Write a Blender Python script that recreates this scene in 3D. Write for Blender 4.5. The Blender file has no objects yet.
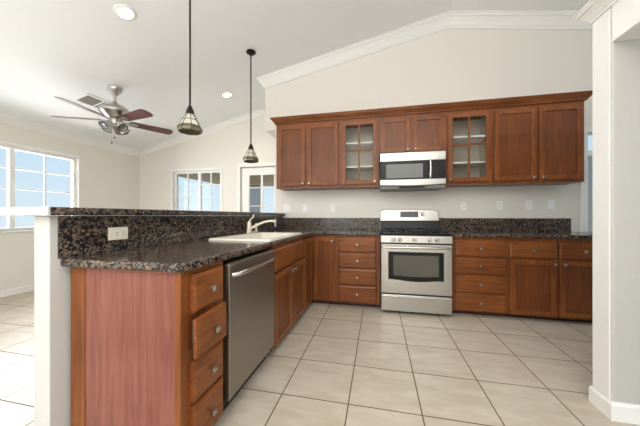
import bpy, bmesh, math, random
from mathutils import Vector, Matrix
random.seed(4)
S = bpy.context.scene
COL = S.collection
PI = math.pi

# ------------------------------------------------------------------ camera
cam_d = bpy.data.cameras.new('camera')
cam = bpy.data.objects.new('camera', cam_d); COL.objects.link(cam)
cam.location = (-0.0288, -3.8232, 1.1117)
cam.rotation_euler = (PI/2, 0, 0.2157)
cam_d.sensor_width = 36.0
cam_d.lens = 264.04*36/640
cam_d.shift_y = 2.67/640
cam_d.clip_start = 0.02
S.camera = cam

# ------------------------------------------------------------------ world, lights, exposure
S.view_settings.view_transform = 'Standard'
S.view_settings.look = 'None'
S.view_settings.gamma = 1
S.view_settings.use_curve_mapping = False
S.view_settings.exposure = 0.14

def lin(c):
    c = c/255.0
    return c/12.92 if c <= 0.04045 else ((c+0.055)/1.055)**2.4
def rgb(r, g, b): return (lin(r), lin(g), lin(b), 1)

W = bpy.data.worlds.new('world'); S.world = W; W.use_nodes = True
wn, wl = W.node_tree.nodes, W.node_tree.links
wn.clear()
w_out = wn.new('ShaderNodeOutputWorld'); w_bg = wn.new('ShaderNodeBackground')
w_tc = wn.new('ShaderNodeTexCoord'); w_sx = wn.new('ShaderNodeSeparateXYZ'); w_cr = wn.new('ShaderNodeValToRGB')
wl.new(w_tc.outputs['Generated'], w_sx.inputs[0]); wl.new(w_sx.outputs['Z'], w_cr.inputs[0])
e = w_cr.color_ramp.elements
e[0].position = 0.0; e[0].color = rgb(216, 232, 243)
e[1].position = 0.6; e[1].color = rgb(150, 195, 235)
m_ = w_cr.color_ramp.elements.new(0.22); m_.color = rgb(192, 221, 241)
wl.new(w_cr.outputs[0], w_bg.inputs[0]); w_bg.inputs[1].default_value = 1.0
wl.new(w_bg.outputs[0], w_out.inputs[0])

def area(name, loc, rot, sx, sy, power, col=(1, 1, 1), spread=PI):
    l = bpy.data.lights.new(name, 'AREA'); l.shape = 'RECTANGLE'; l.size = sx; l.size_y = sy
    l.energy = power; l.color = col; l.spread = spread
    o = bpy.data.objects.new(name, l); COL.objects.link(o)
    o.location = loc; o.rotation_euler = rot
    return o
# added fill through an unseen opening behind the camera; daylight through the left window
area('rear_fill', (-2.7, -8.75, 1.12), (PI/2, 0, 0), 3.0, 2.1, 45, (0.90, 0.94, 1.0))
area('left_window_daylight', (-5.35, -1.1, 1.5), (0, -PI/2+.1, 0), 1.3, 1.7, 82, (0.96, 0.98, 1.0))
sun_d = bpy.data.lights.new('sun', 'SUN'); sun_d.energy = 3.0; sun_d.angle = 0.01; sun_d.color = (1.0, .97, .92)
sun = bpy.data.objects.new('sun', sun_d); COL.objects.link(sun); sun.rotation_euler = Vector((-0.25, -0.35, -1.0)).to_track_quat('-Z', 'Y').to_euler()
# added soft fill lamps behind the camera, one high and one near the floor
area('high_fill', (0.2, -4.6, 2.9), (0.55, 0, 0), 2.2, 2.0, 34, (1.0, 0.98, 0.95))
area('low_fill', (-1.2, -6.6, 0.2), (PI+.08, 0, 0), 6.0, 2.4, 400, (0.96, 0.985, 1.0), math.radians(150))

# ------------------------------------------------------------------ materials
def new_mat(name):
    m = bpy.data.materials.new(name); m.use_nodes = True
    nt = m.node_tree
    return m, nt.nodes, nt.links, nt.nodes['Principled BSDF']
def plain(name, col, rough=0.5, metal=0.0, spec=0.5, bump=0.0, bscale=80, emit=None, coat=0):
    m, n, l, b = new_mat(name)
    b.inputs['Base Color'].default_value = col
    b.inputs['Roughness'].default_value = rough
    b.inputs['Metallic'].default_value = metal
    b.inputs['Specular IOR Level'].default_value = spec
    b.inputs['Coat Weight'].default_value = coat
    if emit:
        b.inputs['Emission Color'].default_value = col
        b.inputs['Emission Strength'].default_value = emit
    tc = n.new('ShaderNodeTexCoord'); nz = n.new('ShaderNodeTexNoise')
    nz.inputs['Scale'].default_value = bscale; nz.inputs['Detail'].default_value = 4
    l.new(tc.outputs['Object'], nz.inputs['Vector'])
    mx = n.new('ShaderNodeMix'); mx.data_type = 'RGBA'; mx.blend_type = 'MULTIPLY'
    mx.inputs[0].default_value = 0.06
    mx.inputs[6].default_value = col
    l.new(nz.outputs[0], mx.inputs[7]); l.new(mx.outputs[2], b.inputs['Base Color'])
    if bump:
        bp = n.new('ShaderNodeBump'); bp.inputs['Strength'].default_value = bump; bp.inputs['Distance'].default_value = 0.002
        l.new(nz.outputs[0], bp.inputs['Height']); l.new(bp.outputs[0], b.inputs['Normal'])
    return m
def wood(name, axis, c0, c1, c2, rough=0.33):
    m, n, l, b = new_mat(name)
    tc = n.new('ShaderNodeTexCoord'); mp = n.new('ShaderNodeMapping')
    sc = [45, 45, 45]; sc['xyz'.index(axis)] = 2.5
    mp.inputs['Scale'].default_value = sc
    l.new(tc.outputs['Object'], mp.inputs['Vector'])
    nz = n.new('ShaderNodeTexNoise'); nz.inputs['Scale'].default_value = 1.0; nz.inputs['Detail'].default_value = 6
    nz.inputs['Distortion'].default_value = 0.6
    l.new(mp.outputs[0], nz.inputs['Vector'])
    n2 = n.new('ShaderNodeTexNoise'); n2.inputs['Scale'].default_value = 3.0; n2.inputs['Detail'].default_value = 3
    l.new(tc.outputs['Object'], n2.inputs['Vector'])
    ad = n.new('ShaderNodeMath'); ad.operation = 'MULTIPLY_ADD'; ad.inputs[1].default_value = 0.4
    l.new(n2.outputs[0], ad.inputs[0])
    sb = n.new('ShaderNodeMath'); sb.operation = 'MULTIPLY'; sb.inputs[1].default_value = 0.6
    l.new(nz.outputs[0], sb.inputs[0]); l.new(sb.outputs[0], ad.inputs[2])
    cr = n.new('ShaderNodeValToRGB'); e = cr.color_ramp.elements
    e[0].position = 0.38; e[0].color = c0; e[1].position = 0.68; e[1].color = c2
    q = e.new(0.52); q.color = c1
    l.new(ad.outputs[0], cr.inputs[0]); l.new(cr.outputs[0], b.inputs['Base Color'])
    b.inputs['Roughness'].default_value = rough
    b.inputs['Specular IOR Level'].default_value = 0.35; b.inputs['Coat Weight'].default_value = 0.0; b.inputs['Coat Roughness'].default_value = 0.25
    return m
def granite(name):
    m, n, l, b = new_mat(name)
    tc = n.new('ShaderNodeTexCoord')
    def vor(scale):
        v = n.new('ShaderNodeTexVoronoi'); v.inputs['Scale'].default_value = scale
        l.new(tc.outputs['Object'], v.inputs['Vector']); return v
    v1 = vor(46); v2 = vor(130)
    r1 = n.new('ShaderNodeValToRGB'); e = r1.color_ramp.elements          # blob colour per cell
    e[0].position = 0.0; e[0].color = rgb(28, 24, 26); e[1].position = 1.0; e[1].color = rgb(122, 100, 84)
    for p, c in ((0.2, rgb(36, 31, 32)), (0.24, rgb(92, 74, 62)), (0.62, rgb(112, 90, 74)), (0.66, rgb(94, 91, 94)), (0.78, rgb(76, 69, 68)), (0.82, rgb(122, 98, 80))):
        q = e.new(p); q.color = c
    s1 = n.new('ShaderNodeSeparateColor'); l.new(v1.outputs['Color'], s1.inputs[0]); l.new(s1.outputs[0], r1.inputs[0])
    r2 = n.new('ShaderNodeValToRGB'); e = r2.color_ramp.elements          # speckle
    e[0].position = 0.5; e[0].color = rgb(26, 23, 25); e[1].position = 1.0; e[1].color = rgb(124, 110, 98)
    s2 = n.new('ShaderNodeSeparateColor'); l.new(v2.outputs['Color'], s2.inputs[0]); l.new(s2.outputs[1], r2.inputs[0])
    rm = n.new('ShaderNodeValToRGB'); e = rm.color_ramp.elements          # towards the rim of a blob the ground shows
    e[0].position = 0.36; e[0].color = (0, 0, 0, 1); e[1].position = 0.54; e[1].color = (1, 1, 1, 1)
    l.new(v1.outputs['Distance'], rm.inputs[0])
    mx = n.new('ShaderNodeMix'); mx.data_type = 'RGBA'
    l.new(rm.outputs[0], mx.inputs[0]); l.new(r1.outputs[0], mx.inputs[6]); l.new(r2.outputs[0], mx.inputs[7])
    l.new(mx.outputs[2], b.inputs['Base Color'])
    b.inputs['Roughness'].default_value = 0.16
    return m
TS, TX, TY = 0.4125, -0.6117, -1.0289
def tiles(name):
    m, n, l, b = new_mat(name)
    tc = n.new('ShaderNodeTexCoord'); sx = n.new('ShaderNodeSeparateXYZ'); l.new(tc.outputs['Object'], sx.inputs[0])
    def mth(op, a, bb=None, c=None):
        k = n.new('ShaderNodeMath'); k.operation = op
        for i, v in enumerate((a, bb, c)):
            if v is None: continue
            if isinstance(v, (int, float)): k.inputs[i].default_value = v
            else: l.new(v, k.inputs[i])
        return k.outputs[0]
    masks, cells = [], []
    for ax, off in (('X', TX), ('Y', TY)):
        t = mth('DIVIDE', mth('SUBTRACT', sx.outputs[ax], off), TS)
        cells.append(mth('FLOOR', t))
        d = mth('ABSOLUTE', mth('SUBTRACT', mth('FRACT', mth('ADD', t, 0.5)), 0.5))
        masks.append(mth('LESS_THAN', d, 0.0088))
    g = mth('MAXIMUM', masks[0], masks[1])
    cb = n.new('ShaderNodeCombineXYZ'); l.new(cells[0], cb.inputs[0]); l.new(cells[1], cb.inputs[1])
    wnz = n.new('ShaderNodeTexWhiteNoise'); wnz.noise_dimensions = '3D'; l.new(cb.outputs[0], wnz.inputs['Vector'])
    ofs = n.new('ShaderNodeVectorMath'); ofs.operation = 'MULTIPLY_ADD'; ofs.inputs[1].default_value = (7, 7, 7)
    l.new(wnz.outputs['Color'], ofs.inputs[0]); l.new(tc.outputs['Object'], ofs.inputs[2])
    mp = n.new('ShaderNodeMapping'); mp.inputs['Scale'].default_value = (2.2, 6.0, 3)
    l.new(ofs.outputs[0], mp.inputs['Vector'])
    nz = n.new('ShaderNodeTexNoise'); nz.inputs['Scale'].default_value = 1.8; nz.inputs['Detail'].default_value = 8; nz.inputs['Distortion'].default_value = 0.5
    l.new(mp.outputs[0], nz.inputs['Vector'])
    cr = n.new('ShaderNodeValToRGB'); e = cr.color_ramp.elements
    e[0].position = 0.32; e[0].color = rgb(180, 167, 147); e[1].position = 0.7; e[1].color = rgb(198, 188, 172)
    l.new(nz.outputs[0], cr.inputs[0])
    mx = n.new('ShaderNodeMix'); mx.data_type = 'RGBA'; l.new(g, mx.inputs[0]); l.new(cr.outputs[0], mx.inputs[6])
    mx.inputs[7].default_value = rgb(96, 78, 60)
    l.new(mx.outputs[2], b.inputs['Base Color'])
    l.new(mth('MULTIPLY_ADD', g, 0.5, 0.3), b.inputs['Roughness'])
    bp = n.new('ShaderNodeBump'); bp.inputs['Strength'].default_value = 0.5; bp.inputs['Distance'].default_value = 0.003
    l.new(mth('SUBTRACT', 1.0, g), bp.inputs['Height']); l.new(bp.outputs[0], b.inputs['Normal'])
    return m
def steel(name, col, rough=0.28, axis='z'):
    m, n, l, b = new_mat(name)
    tc = n.new('ShaderNodeTexCoord'); mp = n.new('ShaderNodeMapping')
    sc = [300, 300, 300]; sc['xyz'.index(axis)] = 3
    mp.inputs['Scale'].default_value = sc; l.new(tc.outputs['Object'], mp.inputs['Vector'])
    nz = n.new('ShaderNodeTexNoise'); nz.inputs['Scale'].default_value = 1; l.new(mp.outputs[0], nz.inputs['Vector'])
    mr = n.new('ShaderNodeMapRange'); mr.inputs[3].default_value = rough-0.06; mr.inputs[4].default_value = rough+0.08
    l.new(nz.outputs[0], mr.inputs[0]); l.new(mr.outputs[0], b.inputs['Roughness'])
    b.inputs['Base Color'].default_value = col; b.inputs['Metallic'].default_value = 1.0
    return m
def glass(name, tint=(1, 1, 1, 1), refl=0.08):
    m, n, l, b = new_mat(name)
    n.remove(b)
    out = [q for q in n if q.type == 'OUTPUT_MATERIAL'][0]
    t = n.new('ShaderNodeBsdfTransparent'); t.inputs[0].default_value = tint
    g = n.new('ShaderNodeBsdfGlossy'); g.inputs['Roughness'].default_value = 0.03
    mx = n.new('ShaderNodeMixShader'); fr = n.new('ShaderNodeFresnel'); fr.inputs[0].default_value = 1.18
    l.new(fr.outputs[0], mx.inputs[0])
    l.new(t.outputs[0], mx.inputs[1]); l.new(g.outputs[0], mx.inputs[2]); l.new(mx.outputs[0], out.inputs[0])
    return m

M = {}
M['wall'] = plain('wall_paint_cream', rgb(231, 225, 215), 0.45, bump=0.15, bscale=60)
M['white'] = plain('trim_paint_white', rgb(238, 236, 232), 0.4)
M['ceil'] = plain('ceiling_paint', rgb(238, 239, 239), 0.6, bump=0.2, bscale=50)
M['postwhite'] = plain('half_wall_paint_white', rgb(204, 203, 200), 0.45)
M['greywall'] = plain('pantry_wall_grey', rgb(190, 187, 181), 0.5, bump=0.2, bscale=50)  # greyer than the trim white on the enclosure's left face
M['tile'] = tiles('floor_tile')
wc = (rgb(102, 55, 25), rgb(124, 70, 33), rgb(144, 86, 44))
M['wz'] = wood('cherry_wood_upright_grain', 'z', *wc)
M['wx'] = wood('cherry_wood_level_grain', 'x', *wc)
M['wpanel'] = wood('cherry_wood_panel', 'z', rgb(96, 52, 24), rgb(110, 61, 29), rgb(124, 72, 36))
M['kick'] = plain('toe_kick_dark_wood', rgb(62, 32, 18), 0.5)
M['inside'] = plain('cabinet_interior_pale', rgb(196, 189, 174), 0.5)
M['granite'] = granite('brown_granite')
M['steel'] = steel('brushed_steel', (0.47, 0.455, 0.43, 1), 0.3, 'x')
M['bright'] = plain('polished_steel_handle', (0.62, 0.60, 0.56, 1), 0.25, 1.0)
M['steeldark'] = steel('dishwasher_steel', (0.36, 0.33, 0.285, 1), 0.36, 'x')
M['nickel'] = plain('satin_nickel', (0.42, 0.39, 0.35, 1), 0.3, 1.0)
M['black'] = plain('black_enamel', rgb(14, 14, 15), 0.3, spec=.3)
M['matblack'] = plain('cast_iron_black', rgb(20, 20, 20), 0.55)
M['darkglass'] = plain('dark_oven_glass', rgb(60, 60, 58), 0.06)
M['mwglass'] = plain('microwave_window_mesh', rgb(118, 122, 118), 0.2, spec=.3)
M['ovenglass'] = plain('oven_window_glass', rgb(92, 88, 80), 0.12, spec=.3)
M['display'] = plain('range_display', rgb(26, 30, 40), 0.15)
M['sink'] = plain('white_sink_enamel', rgb(232, 226, 212), 0.2)
M['plate'] = plain('white_plastic_plate', rgb(246, 245, 243), 0.35)
M['slot'] = plain('outlet_slot_dark', rgb(60, 56, 52), 0.5)
M['almond'] = plain('almond_plastic', rgb(226, 218, 200), 0.4)
M['bronze'] = plain('dark_bronze', rgb(46, 38, 34), 0.4, 0.7)
M['fanmetal'] = plain('fan_brushed_nickel', (0.50, 0.48, 0.45, 1), 0.32, 1.0)
M['blade'] = wood('fan_blade_mahogany', 'x', rgb(70, 28, 28), rgb(88, 40, 38), rgb(104, 52, 48), 0.3)
M['blade'].node_tree.nodes['Principled BSDF'].inputs['Coat Weight'].default_value = 0.4
M['shade'] = plain('art_glass_cream', rgb(200, 194, 174), 0.25)
M['shadeband'] = plain('art_glass_amber', rgb(124, 114, 88), 0.2)
M['lead'] = plain('lead_came', rgb(54, 50, 42), 0.5, 0.4)
M['lens'] = plain('lamp_lens_lit', (1, 0.95, 0.88, 1), 0.5, emit=4)
M['glass'] = glass('window_glass', (0.97, 0.98, 0.98, 1))
M['screen'] = glass('tinted_window_glass', (0.55, 0.52, 0.50, 1))
M['cabglass'] = glass('cabinet_glass', (0.96, 0.96, 0.95, 1))
M['vinyl'] = plain('white_vinyl_frame', rgb(240, 240, 238), 0.35)
M['porch'] = plain('porch_roof_brown', rgb(196, 170, 134), 0.7)
M['lattice'] = plain('lattice_dark_slats', rgb(58, 60, 62), 0.6)
M['ground'] = plain('patio_concrete', rgb(190, 182, 168), 0.8, bump=0.2, bscale=8)
M['vent'] = plain('vent_grey_slats', rgb(150, 148, 144), 0.5)
M['bulb'] = plain('unlit_bulb_glass', rgb(120, 128, 134), 0.15)
M['fanshade'] = plain('frosted_shade_glass', rgb(196, 192, 184), 0.3)

# ------------------------------------------------------------------ mesh helpers
class MB:
    def __init__(s): s.bm = bmesh.new()
    def box(s, x0, y0, z0, x1, y1, z1):
        vs = [s.bm.verts.new((x, y, z)) for x in (x0, x1) for y in (y0, y1) for z in (z0, z1)]
        for f in ((0, 1, 3, 2), (4, 6, 7, 5), (0, 4, 5, 1), (2, 3, 7, 6), (0, 2, 6, 4), (1, 5, 7, 3)):
            s.bm.faces.new([vs[i] for i in f])
        return s
    def hexa(s, P):            # eight points, bottom ring then top ring
        vs = [s.bm.verts.new(p) for p in P]
        for f in ((3, 2, 1, 0), (4, 5, 6, 7), (0, 1, 5, 4), (1, 2, 6, 5), (2, 3, 7, 6), (3, 0, 4, 7)):
            s.bm.faces.new([vs[i] for i in f])
        return s
    def prism(s, poly, mat):   # poly of (a,b); mat maps (a,b,t) with t in 0,1 to xyz
        a = [s.bm.verts.new(mat(p[0], p[1], 0)) for p in poly]
        b = [s.bm.verts.new(mat(p[0], p[1], 1)) for p in poly]
        n = len(poly)
        s.bm.faces.new(a[::-1]); s.bm.faces.new(b)
        for i in range(n): s.bm.faces.new([a[i], a[(i+1) % n], b[(i+1) % n], b[i]])
        return s
    def lathe(s, prof, n=24, mat=None, phase=0.0):   # prof of (r,z); mat: Matrix
        rings = []
        for r, z in prof:
            if r < 1e-6: rings.append([s.bm.verts.new((0, 0, z))])
            else: rings.append([s.bm.verts.new((r*math.cos(phase+2*PI*i/n), r*math.sin(phase+2*PI*i/n), z)) for i in range(n)])
        for a, b in zip(rings, rings[1:]):
            for i in range(n):
                j = (i+1) % n
                if len(a) == 1 and len(b) == 1: continue
                if len(a) == 1: s.bm.faces.new([a[0], b[i], b[j]])
                elif len(b) == 1: s.bm.faces.new([a[i], a[j], b[0]])
                else: s.bm.faces.new([a[i], a[j], b[j], b[i]])
        if mat:
            vs = [v for r in rings for v in r]
            bmesh.ops.transform(s.bm, matrix=mat, verts=vs)
        return s
    def tube(s, pts, r, n=10, cap=True):
        pts = [Vector(p) for p in pts]; rr = r if isinstance(r, (list, tuple)) else [r]*len(pts)
        rings = []; up = None
        for i, p in enumerate(pts):
            d = (pts[min(i+1, len(pts)-1)]-pts[max(i-1, 0)]).normalized()
            if up is None:
                up = Vector((0, 0, 1)) if abs(d.z) < 0.9 else Vector((1, 0, 0))
            a = d.cross(up).normalized(); b = a.cross(d).normalized(); up = b
            rings.append([s.bm.verts.new(p+a*rr[i]*math.cos(2*PI*k/n)+b*rr[i]*math.sin(2*PI*k/n)) for k in range(n)])
        for a, b in zip(rings, rings[1:]):
            for k in range(n): s.bm.faces.new([a[k], a[(k+1) % n], b[(k+1) % n], b[k]])
        if cap: s.bm.faces.new(rings[0][::-1]); s.bm.faces.new(rings[-1])
        return s
    def sweep(s, path, prof):  # horizontal-ish path (x,y,z); profile (out,up), out = right of travel, mitred in plan
        P = [Vector(p) for p in path]; nrm = []
        for a, b in zip(P, P[1:]):
            d = (b-a); d.z = 0; d.normalize(); nrm.append(Vector((d.y, -d.x, 0)))
        rings = []
        for i, p in enumerate(P):
            if i == 0: m = nrm[0]
            elif i == len(P)-1: m = nrm[-1]
            else:
                m = (nrm[i-1]+nrm[i]); m = m*(1.0/max(0.2, m.dot(nrm[i])))
            rings.append([s.bm.verts.new(p+m*o+Vector((0, 0, u))) for o, u in prof])
        n = len(prof)
        for a, b in zip(rings, rings[1:]):
            for k in range(n): s.bm.faces.new([a[k], a[(k+1) % n], b[(k+1) % n], b[k]])
        s.bm.faces.new(rings[0][::-1]); s.bm.faces.new(rings[-1])
        return s
    def grid(s, xs, ys, z0, z1, keep):   # one solid slab of the kept cells
        V = {}
        def v(i, j):
            if (i, j) not in V: V[i, j] = s.bm.verts.new((xs[i], ys[j], z0))
            return V[i, j]
        fs = []
        for i in range(len(xs)-1):
            for j in range(len(ys)-1):
                if keep(i, j): fs.append(s.bm.faces.new([v(i, j), v(i+1, j), v(i+1, j+1), v(i, j+1)]))
        r = bmesh.ops.extrude_face_region(s.bm, geom=fs)
        for q in r['geom']:
            if isinstance(q, bmesh.types.BMVert): q.co.z = z1
        return s
    def move(s, mat): bmesh.ops.transform(s.bm, matrix=mat, verts=s.bm.verts[:]); return s
    def build(s, name, mat, parent=None, bevel=0.0, seg=2, smooth=False, loc=None):
        bmesh.ops.recalc_face_normals(s.bm, faces=s.bm.faces[:])
        me = bpy.data.meshes.new(name); s.bm.to_mesh(me); s.bm.free()
        o = bpy.data.objects.new(name, me); COL.objects.link(o)
        me.materials.append(mat)
        if parent: o.parent = parent
        if loc: o.location = loc
        if smooth:
            for p in me.polygons: p.use_smooth = True
            md = o.modifiers.new('edges', 'EDGE_SPLIT'); md.split_angle = math.radians(40)
        if bevel:
            md = o.modifiers.new('bevel', 'BEVEL'); md.width = bevel; md.segments = seg; md.limit_method = 'ANGLE'; md.angle_limit = math.radians(40)
        return o

def tag(o, label, cat, group=None):
    o['label'] = label; o['category'] = cat
    if group: o['group'] = group
    return o
def thing(name, label, cat, loc=(0, 0, 0), rotz=0.0, group=None):
    o = bpy.data.objects.new(name, None); COL.objects.link(o)
    o.empty_display_size = 0.1
    o.location = loc; o.rotation_euler = (0, 0, rotz)
    return tag(o, label, cat, group)
def struct(o):
    o['kind'] = 'structure'; return o
def copy_tree(o, parent=None):
    c = o.copy(); COL.objects.link(c)
    if parent: c.parent = parent
    for ch in list(o.children): copy_tree(ch, c)
    return c
def T(x, y, z): return Matrix.Translation((x, y, z))
def RX(a): return Matrix.Rotation(a, 4, 'X')
def RY(a): return Matrix.Rotation(a, 4, 'Y')
def RZ(a): return Matrix.Rotation(a, 4, 'Z')

# ------------------------------------------------------------------ the setting
XL, YF, XE = -5.05, 0.90, -1.74          # left wall, far wall, end of the kitchen wall
RX0, RZ0 = 0.89, 3.774                   # ridge
YB, XR = -8.8, 4.2
def zc(x):
    if x > RX0: return RZ0-0.16*(x-RX0)
    if x > XE: return RZ0-0.205*(RX0-x)
    return 3.235-0.231*(XE-x)

struct(MB().box(XL-.2, YB, -.1, XR, YF+.15, 0).build('floor', M['tile']))
g = MB()
for a, b in ((XL-.2, XE), (XE, RX0), (RX0, XR)):
    g.hexa([(a, YB, zc(a)), (b, YB, zc(b)), (b, YF+.15, zc(b)), (a, YF+.15, zc(a)),
            (a, YB, zc(a)+.2), (b, YB, zc(b)+.2), (b, YF+.15, zc(b)+.2), (a, YF+.15, zc(a)+.2)])
bmesh.ops.remove_doubles(g.bm, verts=g.bm.verts[:], dist=1e-4)
struct(g.build('ceiling', M['ceil']))

def wall_y(mb, y0, y1, x0, x1, holes, top):   # a wall along X with rectangular holes (xa,xb,za,zb)
    cuts = sorted({x0, x1, RX0 if x0 < RX0 < x1 else x0, XE if x0 < XE < x1 else x0}|{h[0] for h in holes}|{h[1] for h in holes})
    for a, b in zip(cuts, cuts[1:]):
        hs = [h for h in holes if h[0] <= a+1e-6 and h[1] >= b-1e-6]
        z = 0.0
        for h in hs:
            if h[2] > z: mb.box(a, y0, z, b, y1, h[2])
            z = h[3]
        ta, tb = top(a), top(b)
        mb.hexa([(a, y0, z), (b, y0, z), (b, y1, z), (a, y1, z), (a, y0, ta), (b, y0, tb), (b, y1, tb), (a, y1, ta)])
    return mb
W3 = (2.45, 3.35, 0.0, 2.12)             # glazed opening at the right of the kitchen wall
g = wall_y(MB(), 0, .14, -1.575, XR, [W3], zc)
g.hexa([(XE, 0, 2.43), (-1.575, 0, 2.43), (-1.575, .14, 2.43), (XE, .14, 2.43), (XE, 0, zc(XE)), (-1.575, 0, zc(-1.575)), (-1.575, .14, zc(-1.575)), (XE, .14, zc(XE))])
bmesh.ops.remove_doubles(g.bm, verts=g.bm.verts[:], dist=1e-4)
struct(g.build('wall_back', M['wall']))
struct(MB().box(-1.575, .14, 0, XE+.3, YF, 2.43).hexa([(XE, .14, 2.43), (XE+.14, .14, 2.43), (XE+.14, YF, 2.43), (XE, YF, 2.43), (XE, .14, zc(XE)), (XE+.14, .14, zc(XE+.14)), (XE+.14, YF, zc(XE+.14)), (XE, YF, zc(XE))]).build('wall_return', M['wall']))
struct(wall_y(MB(), YB-.15, YB, XL-.2, XR, [(-4.2, -1.2, 0.0, 2.2)], zc).build('wall_rear_blocker', M['wall']))  # unseen wall with an assumed opening, added to cut the world light
D1 = (-2.66, -1.72, 0.0, 2.06)           # patio door
W2 = (-4.20, -3.09, 0.93, 2.03)
struct(wall_y(MB(), YF, YF+.15, XL-.2, XE+.34, [W2, D1], zc).build('wall_far', M['wall']))
w1y0, w1y1, w1z0, w1z1 = -1.85, -0.29, 0.90, 2.10
g = MB(); zt = zc(XL)
g.box(XL-.15, YB, 0, XL, w1y0, zt); g.box(XL-.15, w1y1, 0, XL, YF, zt)
g.box(XL-.15, w1y0, 0, XL, w1y1, w1z0); g.box(XL-.15, w1y0, w1z1, XL, w1y1, zt)
struct(g.build('wall_left', M['wall']))

CR = [(0, -.125), (.014, -.125), (.016, -.105), (.028, -.095), (.045, -.07), (.075, -.04), (.092, -.034), (.094, -.016), (.108, -.012), (.108, 0), (0, 0)]
def pz(x, y): return (x, y, zc(x)-.002)
struct(MB().sweep([pz(XE, YF-.11), pz(XE, 0), pz(RX0, 0), pz(XR, 0)], [(o*1.05, u*1.25) for o, u in CR]).build('trim_1', M['white']))
struct(MB().sweep([(XL, YB, zt+.022), (XL, YF, zt+.022), (XE, YF, zc(XE)+.022)], [(o, u*.95) for o, u in CR]).build('trim_2', M['white']))
BB = [(0, 0), (.014, 0), (.014, .075), (.008, .09), (0, .09)]
struct(MB().sweep([(XL, YB, 0), (XL, YF, 0), (-2.73, YF, 0)], BB).build('baseboard_left', M['white']))

# window 1: three sashes in the left wall
def window_frame(mb, u, v0, v1, z0, z1, cols, rows, w=.045, t=.022, d0=0, d1=.05, mull=()):
    # u(a, d, z) maps along-wall, depth, height to a box call
    def bx(a0, a1, b0, b1, da=d0, db=d1): u(mb, a0, a1, da, db, b0, b1)
    bx(v0, v0+w, z0, z1); bx(v1-w, v1, z0, z1); bx(v0+w, v1-w, z0, z0+w); bx(v0+w, v1-w, z1-w, z1)
    for m in mull: bx(m-.03, m+.03, z0+w, z1-w)
    for c in cols: bx(c-t/2, c+t/2, z0+w, z1-w, d0+.012, d1-.012)
    for r in rows: bx(v0+w, v1-w, r-t/2, r+t/2, d0+.013, d1-.013)
def ux(mb, a0, a1, d0, d1, b0, b1): mb.box(XL-.09+d0, a0, b0, XL-.09+d1, a1, b1)
def uy(yb):
    return lambda mb, a0, a1, d0, d1, b0, b1: mb.box(a0, yb-d1, b0, a1, yb-d0, b1)
g = MB(); window_frame(g, ux, w1y0, w1y1, w1z0, w1z1, (-.71, -1.47), (1.20, 1.50, 1.79), mull=(-1.10,))
win1 = struct(g.build('window_1', M['vinyl'], bevel=.003))
MB().box(XL-.068, w1y0+.04, w1z0+.04, XL-.064, w1y1-.04, w1z1-.04).build('window_pane', M['glass'], win1)
g = MB(); g.box(XL-.09, w1y0-.02, w1z0-.025, XL+.025, w1y1+.02, w1z0)
g.box(XL-.002, w1y0-.03, w1z1, XL+.012, w1y1+.03, w1z1+.035); g.box(XL-.002, w1y1, w1z0, XL+.012, w1y1+.03, w1z1)
g.build('window_casing', M['vinyl'], win1, bevel=.003)
# window 2: far wall
g = MB(); window_frame(g, uy(YF+.09), W2[0], W2[1], W2[2], W2[3], (-3.89, -3.35), (1.24, 1.49, 1.74), mull=(-3.61,))
win2 = struct(g.build('window_2', M['vinyl'], bevel=.003))
MB().box(W2[0]+.04, YF+.064, W2[2]+.04, W2[1]-.04, YF+.068, W2[3]-.04).build('window_pane', M['glass'], win2)
g = MB(); g.box(W2[0]-.02, YF-.02, W2[2]-.03, W2[1]+.02, YF+.06, W2[2])
g.box(W2[0]-.045, YF-.012, W2[2], W2[0], YF+.002, W2[3]); g.box(W2[1], YF-.012, W2[2], W2[1]+.03, YF+.002, W2[3]); g.box(W2[0]-.045, YF-.012, W2[3], W2[1]+.03, YF+.002, W2[3]+.04)
g.build('window_casing', M['vinyl'], win2, bevel=.003)
# window 3: right end of the kitchen wall
g = MB(); g.box(W3[0], .03, 0, W3[0]+.03, .08, W3[3]); g.box(W3[1]-.03, .03, 0, W3[1], .08, W3[3]); g.box(W3[0]+.03, .03, W3[3]-.02, W3[1]-.03, .08, W3[3])
g.box(W3[0]+.03, .03, 1.84, W3[1]-.03, .08, 1.91); g.box(W3[0]+.03, .03, 0, W3[1]-.03, .08, .1)
win3 = struct(g.build('window_3', M['vinyl'], bevel=.003))
MB().box(W3[0]+.03, .052, .1, W3[1]-.03, .056, 1.84).build('window_pane', M['screen'], win3)
MB().box(W3[0]+.03, .052, 1.91, W3[1]-.03, .056, W3[3]-.02).build('transom_pane', M['cabglass'], win3)
g = MB(); g.box(W3[0]-.075, -.016, 0, W3[0], .002, W3[3]+.0); g.box(W3[0]-.075, -.02, W3[3], W3[1]+.075, .002, W3[3]+.06); g.box(W3[1], -.016, 0, W3[1]+.075, .002, W3[3])
g.build('window_casing', M['white'], win3, bevel=.003)
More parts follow.
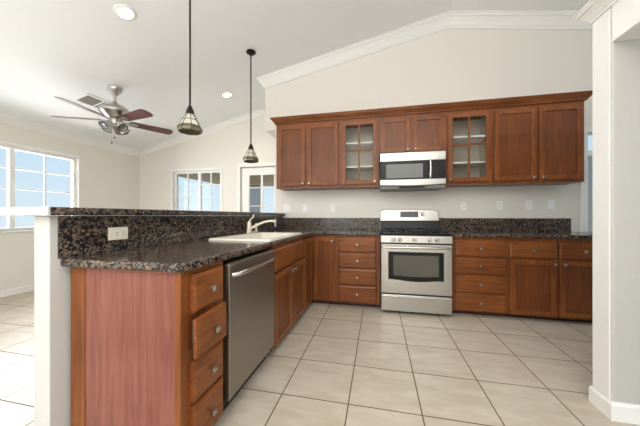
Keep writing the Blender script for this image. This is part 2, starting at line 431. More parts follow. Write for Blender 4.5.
# door 1: glazed patio door in the far wall
dx0, dx1 = D1[0]+.012, D1[1]-.012
g = MB(); g.box(dx0, YF+.02, .01, dx0+.16, YF+.065, 2.045); g.box(dx1-.16, YF+.02, .01, dx1, YF+.065, 2.045)
g.box(dx0+.16, YF+.02, .01, dx1-.16, YF+.065, .25); g.box(dx0+.16, YF+.02, 1.90, dx1-.16, YF+.065, 2.045)
for c in (-2.225, -1.955): g.box(c-.02, YF+.03, .25, c+.02, YF+.055, 1.90)
for r in (.6, .95, 1.30, 1.655): g.box(dx0+.16, YF+.031, r-.009, dx1-.16, YF+.054, r+.009)
door1 = struct(g.build('door_1', M['white'], bevel=.003))
MB().box(dx0+.16, YF+.041, .25, dx1-.16, YF+.044, 1.90).build('door_pane', M['glass'], door1)
g = MB(); g.box(D1[0]-.065, YF-.016, 0, D1[0], YF+.002, D1[3]+.0); g.box(D1[1], YF-.016, 0, D1[1]+.058, YF+.002, D1[3])
g.box(D1[0]-.065, YF-.016, D1[3], D1[1]+.058, YF+.002, D1[3]+.075)
g.build('door_casing', M['white'], door1, bevel=.004)

# half wall carrying the bar
HX0, HX1, HY0 = -1.555, -1.462, -2.93
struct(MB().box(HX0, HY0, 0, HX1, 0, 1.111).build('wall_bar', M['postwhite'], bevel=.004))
struct(MB().sweep([(HX0, HY0, 0), (HX0, 0, 0)], [(-o, u) for o, u in BB]).build('baseboard_bar', M['white']))

# enclosure with the opening at the right
PX, PY0, PY1, PT = 1.22, -2.075, -1.945, 2.34
g = MB()
g.box(PX, PY0, 0, XR-.02, PY1, PT)                        # wall across
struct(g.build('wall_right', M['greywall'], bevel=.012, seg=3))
g = MB(); g.box(PX, -3.0, 2.06, PX+.3, PY0, PT); g.box(PX, YB, 0, PX+.16, -3.0, PT); g.box(PX-.006, PY0+.012, .1, PX, PY1-.004, 2.25)   # header, unseen wall stretch added to block light, white strip on wall end
struct(g.build('trim_3', M['white']))
struct(MB().sweep([(PX, YB, PT), (PX, PY1, PT), (XR-.02, PY1, PT)], [(-o*.62, u*.68) for o, u in CR]).build('trim_4', M['white']))
struct(MB().sweep([(XR-.02, PY1, 0), (PX, PY1, 0), (PX, PY0, 0), (XR-.02, PY0, 0)], [(o, u*1.1) for o, u in BB]).build('baseboard_right', M['white']))

# outside
struct(MB().box(-40, -20, -.2, 12, 60, -.12).build('ground', M['ground']))
tag(MB().box(-6.1, YF+.17, 2.33, 3, 6.4, 2.45).build('porch_roof', M['porch']), 'flat brown porch roof over the patio outside the far window and glazed door', 'porch roof')
pp = thing('lattice_screen', 'dark diamond lattice screen standing on the patio outside the glazed door', 'lattice screen', (-4.7, 5.5, -.12))
g = MB(); g.box(-.36, -.03, 0, -.31, .03, 2.45); g.box(.31, -.03, 0, .36, .03, 2.45)
g.build('post', M['vinyl'], pp)
g = MB()
for k in range(-8, 27):
    for s_ in (1, -1):
        xa, xb = -.31, .31                                   # a 45 degree slat clipped to the frame
        z0 = k*.10 if s_ > 0 else k*.10+.62
        zlo, zhi = .06, 2.40
        ta = [(zlo-z0)/s_+xa, (zhi-z0)/s_+xa]
        a_, b_ = max(xa, min(ta)), min(xb, max(ta))
        if b_-a_ < .03: continue
        za, zb = z0+s_*(a_-xa), z0+s_*(b_-xa)
        o = .006*s_
        g.hexa([(a_, o-.006, za-.02), (b_, o-.006, zb-.02), (b_, o+.006, zb-.02), (a_, o+.006, za-.02),
                (a_, o-.006, za+.02), (b_, o-.006, zb+.02), (b_, o+.006, zb+.02), (a_, o+.006, za+.02)])
g.build('lattice', M['lattice'], pp)

# ------------------------------------------------------------------ cabinets
FT = .024                                  # thickness of doors and drawer fronts
def knob(parent, x, y, z, mat=None):
    g = MB()
    g.lathe([(.0, 0), (.009, 0), (.008, .014), (.017, .016), (.0205, .02), (.0205, .025), (.012, .031), (0, .032)], 4, T(x, y, z) @ RX(PI/2) @ RZ(PI/4))
    return g.build('knob', mat or M['nickel'], parent)
def panel_door(parent, x0, x1, z0, z1, y=0.0, kn=None, name='door', st=.055):
    g = MB(); yf = y-FT
    g.box(x0, yf, z0, x0+st, y, z1); g.box(x1-st, yf, z0, x1, y, z1)
    g.box(x0+st, yf, z0, x1-st, y, z0+st); g.box(x0+st, yf, z1-st, x1-st, y, z1)
    d = g.build(name, M['wz'], parent, bevel=.004)
    q = MB(); i = .004
    a, b, c, e = x0+st-i, x1-st+i, z0+st-i, z1-st+i; w = .012
    q.hexa([(a, yf+.005, c), (b, yf+.005, c), (b, y-.002, c), (a, y-.002, c), (a, yf+.005, e), (b, yf+.005, e), (b, y-.002, e), (a, y-.002, e)])
    fr = [f for f in q.bm.faces if abs(f.calc_center_median().y-(yf+.005)) < 1e-5]
    r = bmesh.ops.inset_region(q.bm, faces=fr, thickness=w, depth=0)
    for f in fr:
        for v in f.verts: v.co.y = yf+.011
    q.build('panel', M['wpanel'], d)
    if kn: knob(d, kn[0], yf, kn[1])
    return d
def glass_door(parent, x0, x1, z0, z1, y, kn):
    st = .055; yf = y-FT; g = MB()
    g.box(x0, yf, z0, x0+st, y, z1); g.box(x1-st, yf, z0, x1, y, z1)
    g.box(x0+st, yf, z0, x1-st, y, z0+st); g.box(x0+st, yf, z1-st, x1-st, y, z1)
    xm, zm = (x0+x1)/2, z0+(z1-z0)*.545
    g.box(xm-.011, yf+.003, z0+st, xm+.011, y-.003, z1-st)
    g.box(x0+st, yf+.0035, zm-.011, x1-st, y-.0035, zm+.011)
    d = g.build('glass_door', M['wz'], parent, bevel=.003)
    MB().box(x0+st, y-.009, z0+st, x1-st, y-.006, z1-st).build('glass_pane', M['cabglass'], d)
    knob(d, kn[0], yf, kn[1])
    return d
def drawer(parent, x0, x1, z0, z1, y=0.0, kz=None, out=0.0, tilt=0.0, name='drawer', nk=True):
    g = MB(); yf = y-FT
    e = .014
    g.box(x0, yf+.006, z0, x1, y, z1)
    g.hexa([(x0, yf+.006, z0), (x1, yf+.006, z0), (x1, yf+.006, z1), (x0, yf+.006, z1),
            (x0+e, yf, z0+e), (x1-e, yf, z0+e), (x1-e, yf, z1-e), (x0+e, yf, z1-e)])
    d = g.build(name, M['wx'], parent, bevel=.002)
    if nk: knob(d, (x0+x1)/2, yf, (z0+z1)/2)
    if out:
        MB().box(x0+.03, y, z0+.03, x1-.03, y+.3, z1-.03).build('drawer_box', M['slot'], d)
        d.location = (0, -out, 0); d.rotation_euler = (0, tilt, 0)
    return d
ROWS = ((.672, .846), (.482, .655), (.277, .463), (.070, .262))
def base_body(parent, w, depth, zt=.874, x0=0.0):
    g = MB(); g.prism([(0, .055), (depth, .055), (depth, zt), (0, zt)], lambda a, b, t: (x0+w*t, a, b))
    o = g.build('cabinet_body', M['wz'], parent)
    MB().box(x0+.002, .065, 0, x0+w-.002, .085, .0549).build('toe_kick', M['kick'], parent)
    return o
BD = .585
YFACE = -.61
def base(name, label, x0, w, group=None):
    t = thing(name, label, 'cabinet', (x0, YFACE, 0), 0, group)
    base_body(t, w, .605); return t
# back run, left of the range
t = base('drawer_cabinet', 'cherry wood base cabinet of four drawers just left of the range', -.525, .522)
for a, b in ROWS: drawer(t, .03, .477, a, b)
# back run, right of the range
t = base('drawer_cabinet', 'cherry wood base cabinet of four drawers just right of the range', .768, .562)
for a, b in ROWS: drawer(t, .045, .546, a-.01, b-.01)
t = base('base_cabinet', 'cherry wood base cabinet with two drawers over two doors at right end of the counter', 1.3305, 1.17)
for a, b in ((.022, .452), (.474, .904)):
    drawer(t, a, b, .662, .832)
panel_door(t, .022, .452, .058, .648, kn=(.430, .607)); panel_door(t, .474, .904, .058, .648, kn=(.512, .607))
# corner cabinet with the folding pair of doors
PXF = -.84                                # face of the peninsula cabinets
t = thing('corner_cabinet', 'cherry wood corner base cabinet with a narrow door on each inner face', 'cabinet', (PXF, YFACE, 0))
g = MB(); g.grid([-.59, 0, .314], [-.39, 0, .605], .055, .874, lambda i, j: not (i == 1 and j == 0))
g.build('cabinet_body', M['wz'], t)
g = MB(); g.box(-.085, -.39, 0, -.065, .06, .0549); g.box(-.065, .065, 0, .314, .085, .0549); g.build('toe_kick', M['kick'], t)
panel_door(t, .035, .287, .070, .846, kn=(.262, .80), st=.05)
d = panel_door(t, .012, .368, .070, .846, st=.05)
d.rotation_euler = (0, 0, PI/2); d.location = (0, -.39, 0)
# peninsula (local x runs towards the kitchen wall, fronts face the aisle)
def pbase(name, label, y0, w):
    t = thing(name, label, 'cabinet', (PXF, y0, 0), PI/2)
    if name != 'sink_cabinet': base_body(t, w, BD)
    else:
        g = MB(); g.box(0, 0, .055, w, .018, .874); g.box(0, .018, .055, .016, BD, .874); g.box(w-.016, .018, .055, w, BD, .874)
        g.box(.016, .018, .055, w-.016, BD, .073); g.box(.016, BD-.01, .073, w-.016, BD, .874)
        g.build('cabinet_body', M['wz'], t)
        MB().box(.002, .065, 0, w-.002, .085, .0549).build('toe_kick', M['kick'], t)
    return t
t = pbase('drawer_cabinet', 'cherry wood cabinet of four drawers at near end of the peninsula, second drawer ajar', -2.842, .288)
for i, (a, b) in enumerate(ROWS):
    drawer(t, .034, .264, a+.006, b+.006, out=.03 if i == 1 else 0, tilt=-.03 if i == 1 else 0)
t = pbase('sink_cabinet', 'cherry wood sink base cabinet with two false fronts over two doors beside the dishwasher', -1.885, .884)
for a, b, k in ((.014, .432, .395), (.446, .870, .483)):
    drawer(t, a, b, .662, .846, nk=False, name='false_front')
    panel_door(t, a, b, .070, .648, kn=(k, .605))
# end panel of the peninsula
t = thing('end_panel', 'cherry wood panel closing the near end of the peninsula, window sheen in its colour', 'cabinet panel', (-1.441, -2.857, 0))
MB().box(.085, 0, 0, .567, .0145, .8745).build('panel', wood('cherry_wood_sheen_tint', 'z', rgb(116, 66, 56), rgb(130, 79, 68), rgb(144, 92, 80), .28), t)  # lighter, pinker wood: window sheen put into the colour
MB().box(.0, -.004, 0, .084, .0145, .8745).build('stile', M['wz'], t, bevel=.002)
MB().box(.568, -.004, 0, .600, .0145, .8745).build('corner_stile', M['wz'], t, bevel=.002)

# uppers
UZ0, UZ1, UY = 1.49, 2.39, -.33
def upper(name, label, x0, x1, z0=UZ0, openf=False):
    t = thing(name, label, 'cabinet', (x0, UY, z0)); w = x1-x0; h = UZ1-z0; dp = -UY-.002
    g = MB()
    if not openf: g.box(0, 0, 0, w, dp, h); g.build('cabinet_body', M['wz'], t)
    else:
        k = .018
        g.box(0, 0, 0, k, dp, h); g.box(w-k, 0, 0, w, dp, h); g.box(k, 0, 0, w-k, dp, k); g.box(k, 0, h-k, w-k, dp, h)
        g.box(k, 0, k, k+.02, .018, h-k); g.box(w-k-.02, 0, k, w-k, .018, h-k)
        g.box(k+.02, 0, k, w-k-.02, .018, k+.022); g.box(k+.02, 0, h-k-.022, w-k-.02, .018, h-k)
        g.build('cabinet_body', M['wz'], t)
        g = MB(); g.box(k, dp-.006, k, w-k, dp-.0005, h-k); g.box(k, .02, k, k+.003, dp-.006, h-k); g.box(w-k-.003, .02, k, w-k, dp-.006, h-k)
        g.build('lining', M['inside'], t)
        for q in (.29, .64): MB().box(k+.003, .03, h*q, w-k-.003, dp-.006, h*q+.018).build('shelf', M['plate'], t)
    return t
H = UZ1-UZ0
t = upper('wall_cabinet', 'cherry wood two-door wall cabinet at the left end of the upper run', -1.42, -.5225)
panel_door(t, .03, .421, .030, .862, kn=(.395, .058)); panel_door(t, .456, .875, .030, .862, kn=(.482, .058))
t = upper('glass_door_cabinet', 'cherry wood wall cabinet with four-pane glass door left of the microwave', -.522, -.0165, openf=True)
glass_door(t, .023, .483, .030, .862, 0, (.455, .058))
t = upper('wall_cabinet', 'short cherry wood two-door wall cabinet directly above the microwave', -.016, .7865, z0=1.90)
panel_door(t, .02, .381, .014, .452, kn=(.352, .04)); panel_door(t, .417, .788, .014, .452, kn=(.446, .04))
t = upper('glass_door_cabinet', 'cherry wood wall cabinet with four-pane glass door right of the microwave', .787, 1.292, openf=True)
glass_door(t, .018, .488, .030, .862, 0, (.045, .058))
t = upper('wall_cabinet', 'cherry wood two-door wall cabinet at the right end of the upper run', 1.2925, 2.21)
panel_door(t, .02, .452, .030, .862, kn=(.42, .058)); panel_door(t, .478, .90, .030, .862, kn=(.51, .058))
# crown over the uppers
CC = [(0, 0), (.022, 0), (.024, .012), (.034, .02), (.06, .05), (.068, .054), (.070, .066), (.082, .07), (.082, .082), (0, .082)]
g = MB(); g.sweep([(-1.42, -.002, UZ1), (-1.42, UY-.004, UZ1), (2.21, UY-.004, UZ1), (2.21, -.002, UZ1)], [(o*.85, u*.95) for o, u in CC])
g.box(-1.41, UY+.006, UZ1+.0005, 2.20, -.002, UZ1+.06)
tag(g.build('crown_moulding', M['wx']), 'long cherry wood crown moulding along the top of the upper cabinets', 'moulding')

# ------------------------------------------------------------------ worktops
CT0, CT1 = .8755, .914
SX0, SX1, SY0, SY1 = -1.31, -.865, -1.92, -1.13      # sink cut-out
g = MB(); g.grid([-1.461, SX0, SX1, -.812, -.004], [-2.893, -1.87, -1.17, -.655, -.003], CT0, CT1,
                 lambda i, j: (i < 3 and not (i == 1 and j == 1)) or (i == 3 and j == 3))
tag(g.build('countertop', M['granite'], bevel=.010, seg=3), 'l-shaped brown granite countertop running over the peninsula and into the corner', 'countertop')
tag(MB().box(.768, -.655, CT0, 2.50, -.003, CT1).build('countertop', M['granite'], bevel=.010, seg=3), 'brown granite countertop right of the range', 'countertop')
BZ = 1.079
tag(MB().box(-1.4525, -.024, CT1+.0005, -.004, -.001, BZ).build('backsplash', M['granite'], bevel=.003), 'low brown granite backsplash on the kitchen wall left of the range', 'backsplash')
tag(MB().box(.768, -.024, CT1+.0005, 2.274, -.001, BZ).build('backsplash', M['granite'], bevel=.003), 'low brown granite backsplash on the kitchen wall right of the range', 'backsplash')
tag(MB().box(-1.4615, -2.90, CT1+.0005, -1.4535, -.002, 1.1105).build('backsplash', M['granite'], bevel=.002), 'brown granite splash on the half wall behind the sink', 'backsplash')
t = thing('bar_top', 'brown granite bar top with a white near end, capping the half wall', 'bar top', (-1.412, -2.965, 1.1125))
MB().box(-.42, .012, 0, 0, 2.964, .038).build('slab', M['granite'], t, bevel=.006)
o = MB().box(-.42, 0, 0, -.004, .0118, .038).build('end_strip', M['postwhite'], t, bevel=.003); o['label'] = 'white end strip'

# ------------------------------------------------------------------ sink and faucet
t = thing('kitchen_sink', 'white drop-in kitchen sink set in the peninsula countertop', 'sink', (-1.09, -1.525, .9145))
rx, ry = .265, .425
g = MB()
def ring(a0, a1, b0, b1, z): return [g.bm.verts.new(p) for p in ((a0, b0, z), (a1, b0, z), (a1, b1, z), (a0, b1, z))]
R_ = [ring(-rx, rx, -ry, ry, .0), ring(-rx, rx, -ry, ry, .010), ring(-rx+.01, rx-.01, -ry+.01, ry-.01, .016),
      ring(-.165, rx-.05, -ry+.085, ry-.085, .014), ring(-.15, rx-.065, -ry+.10, ry-.10, -.16), ring(-.02, .02, -.02, .02, -.165)]
for a, b in zip(R_, R_[1:]):
    for i in range(4): g.bm.faces.new([a[i], a[(i+1) % 4], b[(i+1) % 4], b[i]])
g.bm.faces.new(R_[-1])
o = g.build('basin', M['sink'], t, bevel=.004)
MB().lathe([(0, -.162), (.04, -.162), (.042, -.158), (.03, -.157), (0, -.159)], 20).build('drain', M['nickel'], t, smooth=True)
t = thing('faucet', 'pale single-lever kitchen faucet with low curved spout on the sink deck', 'faucet', (-1.30, -1.30, .9305))
fm = plain('faucet_satin_finish', rgb(214, 204, 186), .25, .35)
g = MB(); g.lathe([(0, 0), (.03, 0), (.032, .006), (.028, .018), (0, .02)], 20, Matrix.Diagonal((1, 3.8, 1, 1)))
g.build('deck_plate', fm, t, smooth=True)
g = MB(); g.lathe([(.026, 0), (.026, .03), (.022, .05), (.024, .07), (.021, .09), (.012, .105), (0, .108)], 18, T(0, -.07, .016))
g.build('valve_body', fm, t, smooth=True)
g = MB(); g.tube([(0, -.07, .115), (.0, -.05, .135), (.01, -.03, .155), (.015, -.012, .165), (.015, 0, .19)], [.011, .008, .007, .008, .010], 10)
g.build('lever', fm, t, smooth=True)
g = MB(); g.tube([(.0, -.07, .045), (.03, -.04, .065), (.08, .0, .095), (.13, .035, .118), (.18, .06, .128), (.215, .075, .124), (.225, .08, .108)], [.013, .013, .013, .012, .012, .013, .013], 12)
g.build('spout', fm, t, smooth=True)
g = MB(); g.lathe([(.016, .016), (.016, .024), (.011, .03), (.011, .07), (.014, .09), (.012, .1), (0, .102)], 14, T(.0, .09, 0))
g.build('side_sprayer', fm, t, smooth=True)

# ------------------------------------------------------------------ dishwasher
t = thing('dishwasher', 'stainless steel dishwasher in the peninsula between drawer cabinet and sink cabinet', 'dishwasher', (PXF, -2.5495, 0), PI/2)
MB().box(.004, .03, .10, .654, .575, .868).build('tub', M['black'], t)
g = MB(); g.prism([(0, .105), (-.028, .110), (-.031, .5), (-.028, .842), (-.018, .852), (.028, .852), (.028, .105)], lambda a, b, k: (.012+.634*k, a, b))
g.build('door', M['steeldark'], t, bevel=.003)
g = MB(); g.tube([(.045, -.028, .785), (.06, -.055, .788), (.15, -.068, .79), (.33, -.074, .792), (.51, -.068, .79), (.60, -.055, .788), (.615, -.028, .785)], .0135, 12)
g.build('handle', M['bright'], t, smooth=True)
MB().box(.012, .045, .0, .646, .065, .0995).build('toe_kick', M['matblack'], t)

# ------------------------------------------------------------------ range
t = thing('kitchen_range', 'stainless steel gas range with black oven window in the middle of the back run', 'range', (.002, -.012, 0))
RW = .760
MB().box(.004, -.66, .03, RW-.004, -.0, .895).build('range_body', M['black'], t)
for x in (.04, .72):
    for y in (-.6, -.06): MB().lathe([(0, 0), (.018, 0), (.018, .03), (0, .03)], 10, T(x, y, 0)).build('foot', M['matblack'], t)
d = MB().box(.006, -.716, .035, RW-.006, -.661, .220).build('storage_drawer', M['steel'], t, bevel=.006)
MB().box(.02, -.726, .19, RW-.02, -.7165, .208).build('drawer_lip', M['steel'], d, bevel=.004)
g = MB()
g.grid([.006, .088, .672, RW-.006], [.236, .387, .703, .789], 0, .055, lambda i, j: not (i == 1 and j == 1)); g.move(T(0, -.661, 0) @ RX(PI/2))
d = g.build('oven_door', M['steel'], t, bevel=.004)
g = MB()   # black glass with a bowed lower edge
poly = [(.089, .40)]+[(.089+.582*i/12, .405-.03*math.sin(PI*i/12)) for i in range(1, 12)]+[(.671, .40), (.671, .702), (.089, .702)]
g.prism(poly, lambda a, b, k: (a, -.7185+.05*k, b)); g.build('window_surround', M['black'], d)
g = MB(); poly = [(.140, .44)]+[(.140+.48*i/12, .442-.012*math.sin(PI*i/12)) for i in range(1, 12)]+[(.62, .44), (.62, .667), (.14, .667)]
g.prism(poly, lambda a, b, k: (a, -.7205+.0018*k, b)); g.build('oven_window', M['ovenglass'], d)
g = MB(); g.tube([(.02, -.716, .757), (.03, -.752, .758), (.12, -.764, .759), (.38, -.769, .760), (.64, -.764, .759), (.73, -.752, .758), (.74, -.716, .757)], [.011, .013, .013, .014, .013, .013, .011], 12)
g.build('oven_handle', M['bright'], d, smooth=True)
g = MB(); g.prism([(-.66, .806), (-.722, .806), (-.716, .884), (-.69, .895), (-.66, .895)], lambda a, b, k: (.002+(RW-.004)*k, a, b))
d = g.build('control_panel', M['steel'], t, bevel=.004)
for x in (.14, .212, .368, .525, .602):
    g = MB(); g.lathe([(0, 0), (.024, 0), (.023, .006), (.018, .01), (.017, .026), (.012, .031), (0, .032)], 20, T(x, -.72, .842) @ RX(PI/2+.05))
    g.box(x-.004, -.757, .826, x+.004, -.742, .858)
    g.build('burner_knob', M['steel'], d, smooth=True)
MB().box(.0, -.705, .896, RW, -.12, .916).build('cooktop', M['black'], t, bevel=.006)
for x0 in (.03, .275, .52):
    g = MB(); x1 = x0+.21
    for y in (-.66, -.415, -.17): g.box(x0, y-.008, .936, x1, y+.008, .950)
    for x in (x0, x0+.105, x1): g.box(x-.008, -.66, .938, x+.008, -.17, .952)
    for x in (x0, x1):
        for y in (-.655, -.175): g.box(x-.008, y-.008, .9165, x+.008, y+.008, .94)
    g.build('grate', M['matblack'], t, bevel=.002)
for x, y in ((.135, -.54), (.135, -.29), (.38, -.415), (.625, -.54), (.625, -.29)):
    MB().lathe([(0, 0), (.05, 0), (.05, .006), (.035, .008), (.035, .016), (0, .017)], 20, T(x, y, .9165)).build('burner', M['matblack'], t, smooth=True)
g = MB(); g.prism([(-.118, .90), (0, .90), (0, 1.05), (-.075, 1.05)], lambda a, b, k: (.004+(RW-.008)*k, a, b)); g.build('backguard_base', M['black'], t)
g = MB(); pr = [(.0, 1.04)]
n0 = [(.005, 1.035), (RW-.005, 1.035)]
poly = [(.004, 1.04), (RW-.004, 1.04)]+[(RW-.064+.06*math.cos(a*PI/12), 1.13+.06*math.sin(a*PI/12)) for a in range(0, 7)]+[(.064+.06*math.cos(a*PI/12), 1.13+.06*math.sin(a*PI/12)) for a in range(6, 13)]
g.prism(poly, lambda a, b, k: (a, -.095+.093*k+(.02*(b-1.04)/.15 if k == 0 else 0), b))
d = g.build('backguard', M['steel'], t, bevel=.006)
g = MB(); g.prism([(.265, 1.09), (.497, 1.09), (.497, 1.168), (.265, 1.168)], lambda a, b, k: (a, -.0955+.02*(b-1.04)/.15+.004*k-.002, b)); g.build('display', M['display'], d)
MB().lathe([(0, 0), (.024, 0), (.022, .012), (.016, .022), (0, .023)], 20, T(.552, -.084, 1.134) @ RX(PI/2)).build('timer_knob', M['steel'], d, smooth=True)
MB().lathe([(0, 0), (.009, 0), (.008, .006), (0, .007)], 12, T(.213, -.085, 1.128) @ RX(PI/2)).build('indicator', M['black'], d, smooth=True)

# ------------------------------------------------------------------ microwave
t = thing('microwave', 'stainless and black over-the-range microwave hanging above the range', 'microwave', (-.003, -.003, 1.446))
MW = .764
MB().box(.004, -.40, 0.0, MW-.004, 0, .4525).build('microwave_body', plain('microwave_grey_case', rgb(120, 118, 114), .4), t)
MB().box(0, -.437, .336, MW, -.401, .438).build('top_panel', M['steel'], t, bevel=.004)
d = MB().box(0, -.437, .112, .575, -.401, .335).build('door', M['black'], t, bevel=.003)
MB().box(.075, -.4385, .128, .506, -.4372, .298).build('door_window', M['mwglass'], d)
MB().box(.578, -.437, .112, MW, -.401, .335).build('control_panel', M['black'], t, bevel=.003)
g = MB(); g.tube([(.586, -.437, .118), (.588, -.462, .128), (.59, -.468, .22), (.588, -.462, .318), (.586, -.437, .328)], .0115, 12); g.build('handle', M['bright'], t, smooth=True)
g = MB(); g.prism([(0, .046), (.19, .038), (.38, .034), (.57, .038), (MW, .046), (MW, .111), (0, .111)], lambda a, b, k: (a, -.437+.036*k, b)); g.build('bottom_panel', M['steel'], t, bevel=.003)
g = MB(); g.box(.23, -.415, .004, .53, -.4005, .030); g.build('vent_grille', M['matblack'], t)

# ------------------------------------------------------------------ outlets and switches
def outlet(name, label, loc, rot=(0, 0, 0), gang=1, kind='outlet', mat='plate'):
    t = thing(name, label, 'outlet' if kind == 'outlet' else 'light switch', loc); t.rotation_euler = rot
    w = .035+.023*(gang-1)
    MB().box(-w, -.006, -.0575, w, 0, .0575).build('cover_plate', M[mat], t, bevel=.003)
    for k in range(gang):
        cx = (k-(gang-1)/2)*.046
        if kind == 'outlet':
            for z in (-.025, .012):
                o = MB().box(cx-.014, -.008, z-.001, cx+.014, -.0061, z+.026).build('receptacle', M[mat], t, bevel=.002)
                g = MB(); g.box(cx-.008, -.0086, z+.008, cx-.005, -.0081, z+.019); g.box(cx+.005, -.0086, z+.008, cx+.008, -.0081, z+.019); g.build('slots', M['slot'], o)
        else:
            MB().box(cx-.015, -.009, -.03, cx+.015, -.0061, .03).build('rocker', M[mat], t, bevel=.002)
    return t
outlet('light_switch', 'white double rocker switch plate below the leftmost wall cabinet, by the wall end', (-1.384, -.001, 1.229), gang=2, kind='switch')
outlet('light_switch', 'white single switch plate below the leftmost wall cabinet, second from the wall end', (-1.095, -.001, 1.227), kind='switch')
outlet('wall_outlet', 'white outlet on the kitchen wall left of the range, nearest the range', (-.67, -.001, 1.224))
outlet('wall_outlet', 'white outlet on the kitchen wall just right of the range', (1.078, -.001, 1.24))
outlet('wall_outlet', 'white outlet below the two-door cabinet at right, leftmost of three plates there', (1.502, -.001, 1.243))
outlet('wall_outlet', 'white outlet with dark slots, middle of three plates below the right two-door cabinet', (1.834, -.001, 1.246))
outlet('light_switch', 'white rocker switch plate below the right two-door cabinet, rightmost of three', (2.078, -.001, 1.25), kind='switch')
outlet('wall_outlet', 'almond outlet mounted sideways on the granite splash at near end of the peninsula', (-1.4525, -2.62, 1.012), (0, PI/2, PI/2), mat='almond')
outlet('wall_outlet', 'small white outlet on the granite splash behind the faucet spout', (-1.4525, -.30, 1.01), (0, 0, PI/2))

# ------------------------------------------------------------------ pendants
def pendant(x, y, zb, label):
    zt_ = zc(x); t = thing('pendant_light', label, 'pendant light', (x, y, zb), 0, None)
    h = zt_-zb
    MB().lathe([(0, h), (.062, h), (.062, h-.012), (.04, h-.03), (.012, h-.035), (.010, h-.07), (0, h-.07)], 24).build('canopy', M['bronze'], t, smooth=True)
    MB().tube([(0, 0, .22), (0, 0, h-.06)], .0085, 10).build('rod', M['bronze'], t, smooth=True)
    MB().lathe([(.0, .235), (.014, .232), (.02, .215), (.032, .19), (.035, .165), (.04, .155), (0, .155)], 16).build('socket_cap', M['bronze'], t, smooth=True)
    N = 8
    s = MB().lathe([(.034, .158), (.088, .052), (.084, .052), (.030, .158)], N).build('lamp_shade', M['shade'], t)
    MB().lathe([(.089, .051), (.101, .034), (.094, .004), (.090, .004), (.097, .034), (.085, .051)], N).build('shade_band', M['shadeband'], s)
    g = MB()
    for k in range(N):
        a = 2*PI*k/N; c, sn = math.cos(a), math.sin(a)
        g.tube([(c*.034, sn*.034, .158), (c*.089, sn*.089, .052), (c*.102, sn*.102, .034), (c*.094, sn*.094, .003)], .0028, 6)
        a2 = 2*PI*(k+1)/N
        for r_, z_ in ((.089, .052), (.102, .034), (.094, .003), (.062, .105)):
            g.tube([(c*r_, sn*r_, z_), (math.cos(a2)*r_, math.sin(a2)*r_, z_)], .0028, 6)
    g.build('leading', M['lead'], s)
    MB().lathe([(0, .155), (.014, .15), (.028, .09), (.02, .06), (0, .052)], 12).build('bulb', M['bulb'], t, smooth=True)
pendant(-1.65, -1.79, 1.848, 'bronze rod pendant with leaded glass shade, nearer the camera and hanging over the bar')
pendant(-1.65, -.645, 1.815, 'bronze rod pendant with leaded glass shade, farther one by the kitchen wall end')

# ------------------------------------------------------------------ recessed lights
def can(x, y, label, power):
    sl = .205 if x > XE else .231
    if x > RX0: sl = -.16
    t = thing('recessed_light', label, 'ceiling light', (x, y, zc(x)-.001)); t.rotation_euler = (0, -math.atan(sl), 0)
    MB().lathe([(.095, 0), (.097, -.004), (.09, -.010), (.07, -.012), (.062, -.002), (.062, 0)], 28).build('trim_ring', M['white'], t, smooth=True)
    MB().lathe([(0, -.003), (.0615, -.003), (.0615, -.006), (0, -.007)], 28).build('lens', M['lens'], t, smooth=True)
    l = bpy.data.lights.new('recessed_lamp', 'SPOT'); l.energy = power; l.color = (1.0, .95, .88); l.spot_size = math.radians(135); l.spot_blend = .8; l.shadow_soft_size = .06
    o = bpy.data.objects.new('recessed_lamp', l); COL.objects.link(o); o.parent = t; o.location = (0, 0, -.03); o.rotation_euler = (0, 0, 0)
can(-2.417, -1.733, 'lit recessed ceiling light above and left of the near pendant, the larger one in view', 26)
can(-2.421, .042, 'lit recessed ceiling light between the two pendant rods, by the far wall', 22)
can(-.75, -1.4, 'added unseen recessed light above the aisle beside the sink', 17)  # unseen lamp added to brighten the kitchen fronts
can(.45, -1.4, 'lit recessed ceiling light above the floor in front of the range', 21)
can(1.65, -1.4, 'lit recessed ceiling light above the floor before the right base cabinets', 22)

# ------------------------------------------------------------------ ceiling vent
vx, vy = -3.95, -.80
t = thing('ceiling_vent', 'grey slatted air vent in the sloped ceiling behind the fan', 'air vent', (vx, vy, zc(vx)-.001)); t.rotation_euler = (0, -math.atan(.231), 0)
g = MB(); g.grid([-.13, -.105, .105, .13], [-.24, -.215, -.01, .01, .215, .24], -.012, 0, lambda i, j: not (i == 1 and j in (1, 3)))
g.build('vent_frame', M['white'], t)
g = MB()
for y0, y1 in ((-.215, -.01), (.01, .215)):
    for k in range(8):
        x = -.095+k*.026
        g.hexa([(x, y0, -.010), (x+.02, y0, -.004), (x+.02, y1, -.004), (x, y1, -.010), (x, y0, -.008), (x+.02, y0, -.002), (x+.02, y1, -.002), (x, y1, -.008)])
g.build('vent_slats', M['vent'], t)

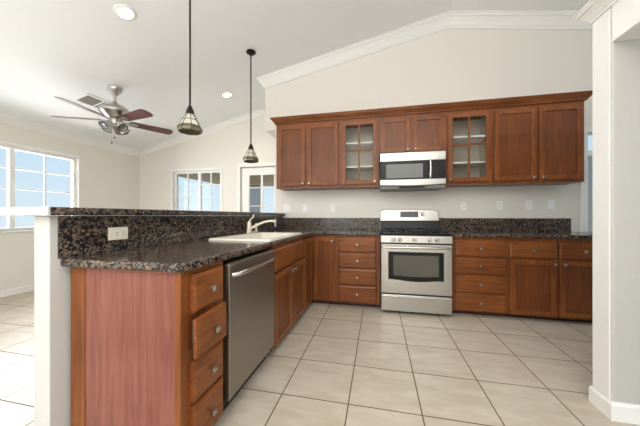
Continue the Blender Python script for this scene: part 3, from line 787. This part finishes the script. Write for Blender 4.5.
# ------------------------------------------------------------------ ceiling fan
fx, fy = -3.5, -.93
fz = 2.405
t = thing('ceiling_fan', 'five-blade ceiling fan with brushed nickel motor and mahogany blades', 'ceiling fan', (fx, fy, fz))
h = zc(fx)-fz
MB().lathe([(0, h+.02), (.085, h+.02), (.088, h-.005), (.075, h-.03), (.04, h-.075), (.03, h-.09), (0, h-.09)], 28).build('canopy', M['fanmetal'], t, smooth=True)
MB().lathe([(.016, h-.08), (.016, .25), (.03, .24), (.05, .20), (0, .20)], 18).build('downrod', M['fanmetal'], t, smooth=True)
MB().lathe([(0, .215), (.05, .21), (.10, .19), (.160, .15), (.18, .12), (.18, .10), (.165, .08), (.12, .035), (.09, .012), (0, .01)], 32).build('motor_housing', M['fanmetal'], t, smooth=True)
MB().lathe([(0, .012), (.06, .010), (.065, -.03), (.055, -.06), (.03, -.075), (0, -.077)], 24).build('light_hub', M['fanmetal'], t, smooth=True)
for k in range(5):
    a = math.radians(60+72*k)
    g = MB(); p = -0.22
    out = [(.16, -.05), (.19, -.066), (.5, -.080), (.66, -.082), (.70, -.062), (.715, -.02), (.715, .02), (.70, .062), (.66, .082), (.5, .080), (.19, .066), (.16, .05)]
    g.prism(out, lambda q, w, s: (q, w, .007*s)); g.move(T(0, 0, 0.0) @ RX(p))
    o = g.build('blade', M['blade'], t, bevel=.002); o.rotation_euler = (0, 0, a); o.location = (0, 0, -.012)
    g = MB(); g.prism([(.06, -.018), (.15, -.016), (.20, -.04), (.25, -.03), (.27, 0), (.25, .03), (.20, .04), (.15, .016), (.06, .018)], lambda q, w, s: (q, w, -.006+.005*s)); g.move(RX(p))
    o2 = g.build('blade_bracket', M['fanmetal'], o, bevel=.001)
for k in range(4):
    a = math.radians(86+90*k)
    mt = T(0, 0, -.03) @ RZ(a) @ T(.06, 0, 0) @ RY(math.radians(136))
    g = MB(); g.lathe([(.018, 0), (.024, .02), (.034, .05), (.052, .10), (.058, .125), (.054, .125), (.048, .10), (.03, .05), (.015, .02)], 20, mt)
    s = g.build('lamp_shade', M['fanshade'], t, smooth=True)
    MB().lathe([(.0585, .118), (.0605, .122), (.0605, .128), (.052, .128), (.052, .122)], 20, mt).build('shade_rim', M['matblack'], s, smooth=True)
    MB().lathe([(0, .02), (.016, .03), (.03, .07), (.036, .095), (.026, .112), (0, .116)], 16, mt).build('bulb', M['bulb'], s, smooth=True)
for dx, dy, L in ((.03, -.03, .16), (-.01, -.035, .23)):
    o = MB().tube([(dx, dy, -.075), (dx, dy, -.075-L)], .0012, 6).build('pull_chain', M['fanmetal'], t)
    MB().lathe([(0, -.075-L), (.008, -.08-L), (.009, -.09-L), (.006, -.1-L), (0, -.102-L)], 10, T(dx, dy, 0)).build('pull_knob', M['bronze'], o, smooth=True)
